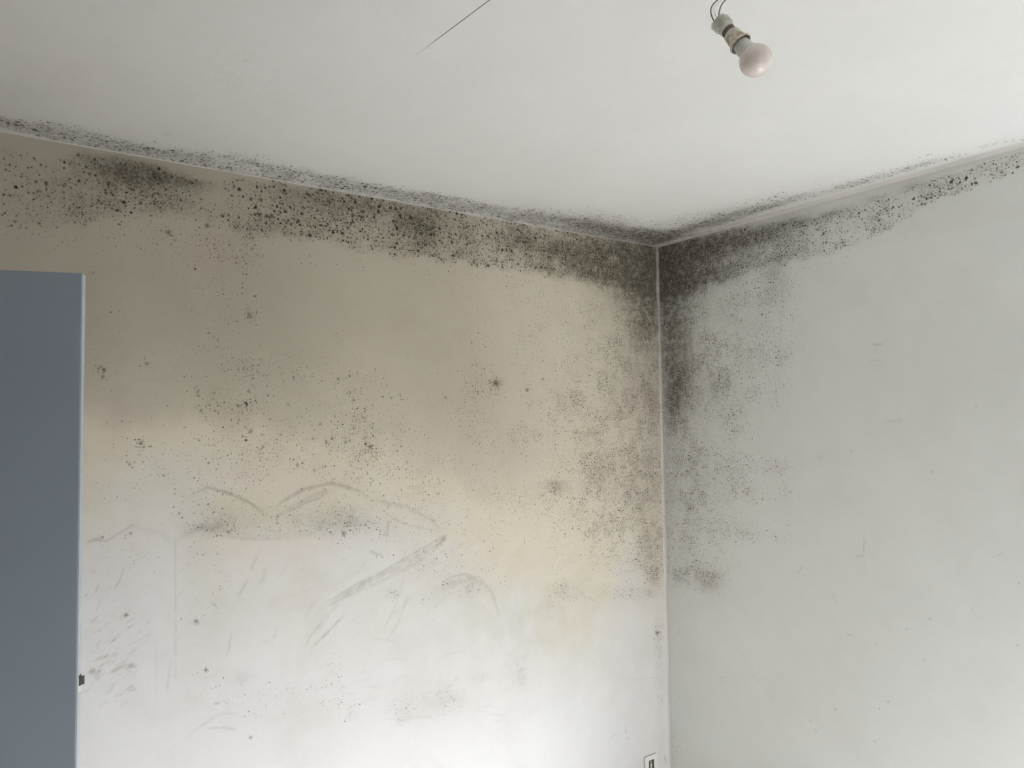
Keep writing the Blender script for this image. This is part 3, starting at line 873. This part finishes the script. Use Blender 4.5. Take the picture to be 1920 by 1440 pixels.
# door geometry (open leaf in front of the left wall)
DH = 2.0
e0 = on_plane(154, 512, 2, DH)
e1 = on_plane(0, 506, 2, DH)
ddir = (e1 - e0).normalized()
DW = .82
hinge = e0 + ddir * DW
ROOM_X = hinge.x - .02
mb = MB()
door_y0, door_y1 = hinge.y - DW - .03, hinge.y + .03
mb.box((ROOM_X - .15, -ROOM_D - T, 0), (ROOM_X, door_y0, CEIL)).box((ROOM_X - .15, door_y1, 0), (ROOM_X, 0, CEIL)).box((ROOM_X - .15, door_y0, DH + .02), (ROOM_X, door_y1, CEIL))
mb.box((ROOM_X - 1.2, door_y0 - .1, 0), (ROOM_X - 1.15, door_y1 + .1, CEIL)).box((ROOM_X - 1.2, door_y0 - .15, 0), (ROOM_X - .15, door_y0 - .1, CEIL)).box((ROOM_X - 1.2, door_y1 + .1, 0), (ROOM_X - .15, door_y1 + .15, CEIL))
mb.box((ROOM_X - 1.2, door_y0 - .15, CEIL), (ROOM_X - .15, door_y1 + .15, CEIL + .1))
tag(mb.build('wall_side', m_side), 'dark side wall with the doorway behind the blue door', 'wall', 'structure')

m_floor, nt_, bs_ = new_mat('worn_wood_floor')
N_ = NB(nt_)
g_ = nt_.nodes.new('ShaderNodeNewGeometry')
n_ = N_.noise(N_.vmath('MULTIPLY', g_.outputs['Position'], (2.0, 30.0, 1.0)), 1.5, 4, .6)
nt_.links.new(N_.mix(n_.outputs['Fac'], (.465, .44, .405), (.41, .385, .35)), bs_.inputs['Base Color'])
bs_.inputs['Roughness'].default_value = .5
tag(MB().box((ROOM_X - 1.3, -ROOM_D - T, -.12), (T, T, 0)).build('floor', m_floor), 'brown wooden floor of the empty room', 'floor', 'structure')

# window frames (casements folded away, openings clear)
for i, (P, w0, w1, h0, h1) in enumerate(((lambda u, t, z: (t, -u, z), *WIN_A), (lambda u, t, z: (-u, -ROOM_D - t, z), *WIN_B))):
    mb = MB()
    fw, t0, t1 = .05, .10, .16
    for (ua, ub, za, zb) in ((w0, w0 + fw, h0, h1), (w1 - fw, w1, h0, h1), (w0 + fw, w1 - fw, h0, h0 + fw), (w0 + fw, w1 - fw, h1 - fw, h1)):
        p, q = Vector(P(ua, t0, za)), Vector(P(ub, t1, zb))
        mb.box([min(x, y) for x, y in zip(p, q)], [max(x, y) for x, y in zip(p, q)])
    if i == 0:
        for k in range(12):
            za = SHUT_A + k * .05
            mb.box((.17, -w1 + .01, za), (.185, -w0 - .01, za + .052))
    tag(mb.build('window_%d' % (i + 1), m_trim), ('white frame of the tall window in the right wall', 'white frame of the tall window behind the camera')[i], 'window', 'structure')
# balcony slab over the back window, outside
tag(MB().box((-b1 - .5, -ROOM_D - T - 2.0, y1 + .12), (-b0 + .5, -ROOM_D - T, y1 + .27)).build('trim_balcony', m_wall_plain), 'concrete balcony slab outside above the back window', 'balcony', 'structure')


# ------------------------------------------------------------------ filler beads in the room's edges
def caulk_mat():
    m, nt, bs = new_mat('grubby_filler')
    N = NB(nt)
    g = nt.nodes.new('ShaderNodeNewGeometry')
    pos = g.outputs['Position']
    n1 = N.noise(pos, 30, 4, .65)
    n2 = N.noise(pos, 6, 2, .5)
    # mould collects towards the corner of the room
    dist = N.vmath('LENGTH', N.vmath('SUBTRACT', pos, (0, 0, CEIL)), out=1)
    d = N.math('MULTIPLY', N.ramp(dist, .0, .9, .42, .05), N.ramp(n1.outputs['Fac'], .3, .65, .5, 1.2), clamp=True)
    c = N.mix(N.ramp(n2.outputs['Fac'], .3, .7), (.80, .765, .74), (.76, .74, .71))
    c = N.mix(d, c, (.20, .165, .12))
    nt.links.new(c, bs.inputs['Base Color'])
    bs.inputs['Roughness'].default_value = .8
    bs.inputs['Specular IOR Level'].default_value = .2
    return m


M_CAULK = caulk_mat()


def bead(name, p0, p1, d1, d2, w1, w2, label, seed, n=160, wob=.35):
    """a smoothed fillet in the angle between two planes; d1, d2 point out of the corner along the planes, w1, w2 are its widths"""
    p0, p1, d1, d2 = map(Vector, (p0, p1, d1, d2))
    rg = np.random.RandomState(seed)
    k = rg.rand(2, 60)
    mb = MB()
    ring = 7
    for i in range(n + 1):
        t = i / n
        c = p0.lerp(p1, t)
        s = [1 + wob * 2 * (np.interp(t * 55, range(60), k[j]) - .5) for j in (0, 1)]
        a, b = w1 * s[0], w2 * s[1]
        for j in range(ring):
            q = j / (ring - 1)
            # concave curve from plane 1 to plane 2
            x = a * (1 - q) ** 1.8
            y = b * q ** 1.8
            mb.v.append(c + d1 * (x + .0006) + d2 * (y + .0006))
        mb.v.append(c - d1 * .002 - d2 * .002)
    R = ring + 1
    for i in range(n):
        for j in range(R):
            j2 = (j + 1) % R
            mb.f.append((i * R + j, (i + 1) * R + j, (i + 1) * R + j2, i * R + j2))
    mb.f.append(tuple(range(R)))
    mb.f.append(tuple(n * R + j for j in reversed(range(R))))
    o = mb.build(name, M_CAULK, smooth=True)
    return tag(o, label, 'filler bead', 'structure')


bead('trim_1', (0, 0, CEIL), (-2.6, 0, CEIL), (0, 0, -1), (0, -1, 0), .0015, .0032, 'thin pale filler line where the left wall meets the ceiling', 1, 320)
bead('trim_2', (0, 0, CEIL), (0, -1.75, CEIL), (0, 0, -1), (-1, 0, 0), .004, .034, 'pinkish white filler strip where the right wall meets the ceiling', 2, 200, .12)
bead('trim_3', (0, 0, CEIL - .004), (0, 0, .02), (-1, 0, 0), (0, -1, 0), .008, .009, 'pale filler bead running down the corner of the two walls', 3, 260, .45)

# ------------------------------------------------------------------ open door
m_door, nt_, bs_ = new_mat('blue_grey_door_lacquer')
N_ = NB(nt_)
tcn_ = nt_.nodes.new('ShaderNodeTexCoord')
n_ = N_.noise(tcn_.outputs['Object'], 3, 3, .5)
nt_.links.new(N_.mix(n_.outputs['Fac'], (.265, .31, .365), (.28, .325, .38)), bs_.inputs['Base Color'])  # colour pushed bluer and lighter for the sky light on the lower door
bs_.inputs['Roughness'].default_value = .38
m_edge = simple('pale_blue_edge_band', (.50, .56, .60), .45)
m_steel = simple('worn_latch_steel', (.55, .55, .54), .35, .9)
m_dark = simple('dark_socket_plastic', (.07, .07, .065), .5)

DT = .022
nrm = Vector((-ddir.y, ddir.x, 0))
if nrm.y < 0:
    nrm = -nrm          # away from the camera, towards the left wall
DM = Matrix.Translation((e0.x, e0.y, 0)) @ Matrix((ddir, nrm, Vector((0, 0, 1)))).transposed().to_4x4()   # x: towards hinge, y: thickness, z: up
leaf = MB().box((.0012, 0, .008), (DW, DT, DH), None, .0012)
door = leaf.build('door_1', m_door)
door.matrix_world = DM
tag(door, 'open blue-grey door leaf standing before the left wall', 'door', 'structure')
eb = MB().box((-.0012, .0012, .009), (.0012, DT - .0012, DH - .001), None, .0008).build('edge_band', m_edge, door)
eb['label'] = 'pale blue edge of the door'
ZL = 1.206
lp = MB().box((-.0020, .003, ZL - .020), (.0002, DT - .003, ZL + .014)).build('latch_plate', simple('bright_latch_plate', (.85, .85, .84), .3, .3), door)
lt = MB()
# bevelled latch bolt: wedge
w0_, w1_ = .005, DT - .005
vs = [(-.0022, w0_, ZL - .008), (-.0022, w1_, ZL - .008), (-.009, w1_, ZL - .008), (-.0022, w0_, ZL + .008), (-.0022, w1_, ZL + .008), (-.009, w1_, ZL + .008)]
lt.v += [Vector(v) for v in vs]
lt.f += [(0, 1, 2), (3, 5, 4), (0, 2, 5, 3), (1, 4, 5, 2), (0, 3, 4, 1)]
ob = lt.build('latch_bolt', simple('tarnished_latch_bolt', (.10, .10, .11), .35, .7), door)
ob['label'] = 'small steel latch bolt'
rc = MB().box((-.0028, .004, ZL + .0082), (-.0012, DT - .003, ZL + .0115))
rc.build('latch_recess', m_dark, door)

# ------------------------------------------------------------------ bare light bulb hanging on its wires
D0 = 1.08
gc = at_depth(1416.5, 113, D0)
tp = at_depth(1347.0, 38.5, D0 + .036)
axis = (gc - tp)
LEN = axis.length
axis.normalize()
sx = axis.orthogonal().normalized()
sy = axis.cross(sx)
LM = Matrix((sx, sy, axis)).transposed().to_4x4()
LM.translation = tp
bulb_root = bpy.data.objects.new('hanging_light_bulb', None)
COL.objects.link(bulb_root)
bulb_root.location = tp
bulb_root.empty_display_size = .05
tag(bulb_root, 'unlit white light bulb in a stained holder, hanging on bare wires from the ceiling', 'light bulb')
bulb_root.matrix_world = LM
ID = Matrix.Identity(4)
k = D0 * 30.0 / F_PX * 1.0      # globe radius
m_block = simple('dusty_grey_green_plastic', (.72, .73, .66), .55, noise_scale=200, col2=(.62, .63, .56))
m_brown = simple('brown_contact_ring', (.20, .165, .125), .6, noise_scale=300, col2=(.13, .11, .085))
m_glass = simple('frosted_bulb_glass', (.80, .725, .685), .09, spec=.5, noise_scale=20, coat=.6)  # glass tint raised to even out the bulb's dark side
_b = m_glass.node_tree.nodes['Principled BSDF']
_b.inputs['Subsurface Weight'].default_value = .7
_b.inputs['Subsurface Radius'].default_value = (1, .9, .85)
_b.inputs['Subsurface Scale'].default_value = .03
_b.inputs['Coat Roughness'].default_value = .04
_b.inputs['Coat Weight'].default_value = .8
_b.inputs['Coat IOR'].default_value = 1.6
_b.inputs['Specular IOR Level'].default_value = .5
m_wire = simple('brown_grey_wire', (.24, .20, .17), .5)
m_wire2 = simple('pale_thread', (.6, .58, .53), .6)
# stained porcelain
m_por, nt_, bs_ = new_mat('stained_cream_porcelain')
N_ = NB(nt_)
tcn_ = nt_.nodes.new('ShaderNodeTexCoord')
n_ = N_.noise(tcn_.outputs['Object'], 110, 3, .6)
n2_ = N_.noise(tcn_.outputs['Object'], 45, 3, .5)
c_ = N_.mix(N_.ramp(n2_.outputs['Fac'], .35, .65), (.76, .73, .64), (.66, .62, .53))
c_ = N_.mix(N_.math('MULTIPLY', N_.ramp(n_.outputs['Fac'], .50, .62), .8), c_, (.34, .20, .09))
nt_.links.new(c_, bs_.inputs['Base Color'])
bs_.inputs['Roughness'].default_value = .35
# printed bulb cap
m_cap, nt_, bs_ = new_mat('printed_bulb_cap')
N_ = NB(nt_)
tcn_ = nt_.nodes.new('ShaderNodeTexCoord')
n_ = N_.noise(tcn_.outputs['Object'], 420, 2, .7)
c_ = N_.mix(N_.math('MULTIPLY', N_.ramp(n_.outputs['Fac'], .54, .64), .55), (.78, .79, .74), (.30, .30, .30))
nt_.links.new(c_, bs_.inputs['Base Color'])
bs_.inputs['Roughness'].default_value = .4

q = LEN / .0925
prof = [(0, .0001), (0, .0085), (.001, .0100)]
for i in range(4):
    s0 = .0015 + i * .0035
    prof += [(s0, .0104), (s0 + .0005, .0132), (s0 + .0018, .0132), (s0 + .0024, .0104)]
prof += [(.0165, .0120), (.0235, .0120), (.0240, .0114), (.0240, .0001)]
holder = MB().lathe([(s * q, r) for s, r in prof], ID, 40, lambda s, a: 1 + (.05 if s < .016 else .02) * math.cos(4 * a)).build('lamp_holder', m_block, bulb_root, True)
_side = (LM.inverted().to_3x3() @ axis.cross(FWD)).normalized()
_tb = MB()
for sg in (-1, 1):
    X = _side * sg
    Y = Vector((0, 0, 1)).cross(X)
    TM = Matrix((X, Y, Vector((0, 0, 1)))).transposed().to_4x4()
    for i in range(4):
        s0 = (.0018 + i * .0043) * q
        r1 = .0146 - .0004 * i
        n_v = len(_tb.v)
        _tb.v += [TM @ Vector(p) for p in ((.0105, -.006, s0), (r1, -.005, s0 + .0010), (r1, -.005, s0 + .0024), (.0105, -.006, s0 + .0036),
                                           (.0105, .006, s0), (r1, .005, s0 + .0010), (r1, .005, s0 + .0024), (.0105, .006, s0 + .0036))]
        _tb.f += [tuple(n_v + k_ for k_ in f_) for f_ in ((3, 2, 1, 0), (4, 5, 6, 7), (0, 1, 5, 4), (1, 2, 6, 5), (2, 3, 7, 6), (3, 0, 4, 7))]
_tb.build('screw_rib', m_block, holder)
holder['label'] = 'grey-green threaded back of the lamp holder'
MB().lathe([(s * q, r) for s, r in [(.0235, .0001), (.0235, .0104), (.0325, .0108), (.0325, .0001)]], ID, 40).build('contact_ring', m_brown, holder, True)
MB().lathe([(s * q, r) for s, r in [(.0315, .0001), (.0315, .0112), (.0325, .0122), (.052, .0142), (.0525, .0158), (.0540, .0172), (.0562, .0174), (.0570, .0168), (.0568, .0156), (.0530, .0146), (.0530, .0001)]],
           ID, 48).build('porcelain_body', m_por, holder, True)['label'] = 'cream porcelain body with rusty stains'
MB().lathe([(s * q, r) for s, r in [(.0555, .0118), (.0562, .0120), (.0562, .0158), (.0555, .0156)]], ID, 48).build('rim_shadow_ring', m_dark, holder, True)['label'] = 'dark ring modelled for the shadow inside the holder rim'
bulb = MB().lathe([((LEN - k * math.cos(t)) , max(k * math.sin(t), .0001)) for t in [math.radians(x) for x in (40, 46, 54, 62, 70, 78, 86, 94, 102, 110, 118, 126, 134, 142, 150, 158, 166, 173, 180)]],
                  ID, 56).build('bulb_globe', m_glass, bulb_root, True)
bulb['label'] = 'frosted pinkish white glass globe'
n0 = LEN - k * math.cos(math.radians(40))
MB().lathe([(.0500 * q, .0001), (.0500 * q, .0118), (.0570 * q, .0122), (.0640 * q, .0132), (n0 - .003, k * .60), (n0 + .0002, k * .655), (n0 + .0004, k * .60), (n0, .0001)], ID, 48).build('bulb_cap', m_cap, bulb, True)['label'] = 'pale printed cap of the bulb'
inv = LM.inverted()
hook = at_depth(1400, -20, D0 + .05)
top = Vector((hook.x + .02, hook.y - .01, CEIL + .004))
dd = D0 + .04


def wire(pts, r, mat, label, end):
    w = [tp + axis * .004 + (at_depth(pts[0][0], pts[0][1], dd) - at_depth(1347, 38.5, dd)) * .8] + [at_depth(x, y, dd) for x, y in pts] + [end]
    o = MB().tube([inv @ p for p in w], r, 10, 8).build('wire', mat, bulb_root, True)
    o['label'] = label
    return o


wire([(1338, 38), (1333.5, 27), (1333, 17), (1338, 7), (1348, -2), (1366, -18), (1386, -40)], .00105, m_wire, 'grey-brown wire curving furthest left', top)
wire([(1348, 27), (1350.5, 15), (1355, 6), (1363, -3), (1378, -20), (1394, -42)], .00100, m_wire, 'reddish brown wire nearer the bulb', top + Vector((.006, 0, 0)))
wire([(1342, 30), (1339, 15), (1345, 8), (1356, -3), (1372, -20), (1390, -42)], .00035, m_wire2, 'thin pale thread between the wires', top + Vector((.003, .003, 0)))

# ------------------------------------------------------------------ socket low on the left wall
m_plate = simple('cream_socket_plastic', (.93, .93, .88), .35, noise_scale=60)
m_pale = simple('pale_socket_pin', (.75, .72, .66), .4)
so = bpy.data.objects.new('wall_socket', None)
COL.objects.link(so)
xa, xb, zt = -.1535, -.0837, .3045
xc = (xa + xb) / 2
so.location = (xc, 0, zt - .0575)
tag(so, 'small cream wall socket with dark insert, low on the left wall by the corner', 'socket')
HW, HH = (xb - xa) / 2, .0575
# rounded, bevelled plate with an opening for the insert
mbp = MB()


def rounded(hw, hh, r, n=6):
    out = []
    for cx, cz, a0_ in ((hw - r, hh - r, 0), (-hw + r, hh - r, 90), (-hw + r, -hh + r, 180), (hw - r, -hh + r, 270)):
        for i in range(n + 1):
            a = math.radians(a0_ + 90 * i / n)
            out.append((cx + r * math.cos(a), cz + r * math.sin(a)))
    return out


rings = [(rounded(HW, HH, .006), .0), (rounded(HW, HH, .006), -.0055), (rounded(HW - .0025, HH - .0025, .005), -.008), (rounded(.0155, .0405, .0015), -.008), (rounded(.0155, .0405, .0015), -.003)]
for pts_, y_ in rings:
    mbp.v += [Vector((x, y_, z)) for x, z in pts_]
nn = len(rings[0][0])
for r_ in range(len(rings) - 1):
    for i in range(nn):
        j = (i + 1) % nn
        mbp.f.append((r_ * nn + i, r_ * nn + j, (r_ + 1) * nn + j, (r_ + 1) * nn + i))
mbp.build('cover_plate', m_plate, so, False)
shadow_rim_ = MB()  # dark outline built behind the plate to draw its shadow on the wall
_g = rounded(HW + .0012, HH + .0012, .0068)
for y_ in (-.0002, -.0012):
    shadow_rim_.v += [Vector((x, y_, z)) for x, z in _g]
shadow_rim_.f.append(tuple(range(nn, 2 * nn)))
shadow_rim_.f += [(i, (i + 1) % nn, nn + (i + 1) % nn, nn + i) for i in range(nn)]
shadow_rim_.build('plate_shadow_rim', m_dark, so)
ins = MB().box((-.0153, -.0045, -.0403), (.0153, -.0006, .0403)).build('socket_insert', m_dark, so)
ins['label'] = 'dark grey insert'
mp = MB().box((-.0048, -.0066, -.002), (.0048, -.0044, .035), None, .0008)
pins = mp.build('contact_bar', m_pale, ins)
MB().box((-.0026, -.0070, .0265), (.0026, -.0064, .0315)).box((-.0026, -.0070, .0015), (.0026, -.0064, .0075)).build('pin_hole', m_dark, pins)
RX = Matrix.Rotation(math.radians(90), 4, 'X')
MB().lathe([(0.0044, .0001), (.0044, .0085), (.0064, .0085), (.0072, .0076), (.0072, .0001)], Matrix.Translation((0, 0, -.0135)) @ RX, 32).build('contact_button', m_pale, ins, True)
MB().box((-.0105, -.0066, -.036), (.0105, -.0044, -.025), None, .0006).build('contact_bar', m_pale, ins)
# chip of bright filler left of the socket
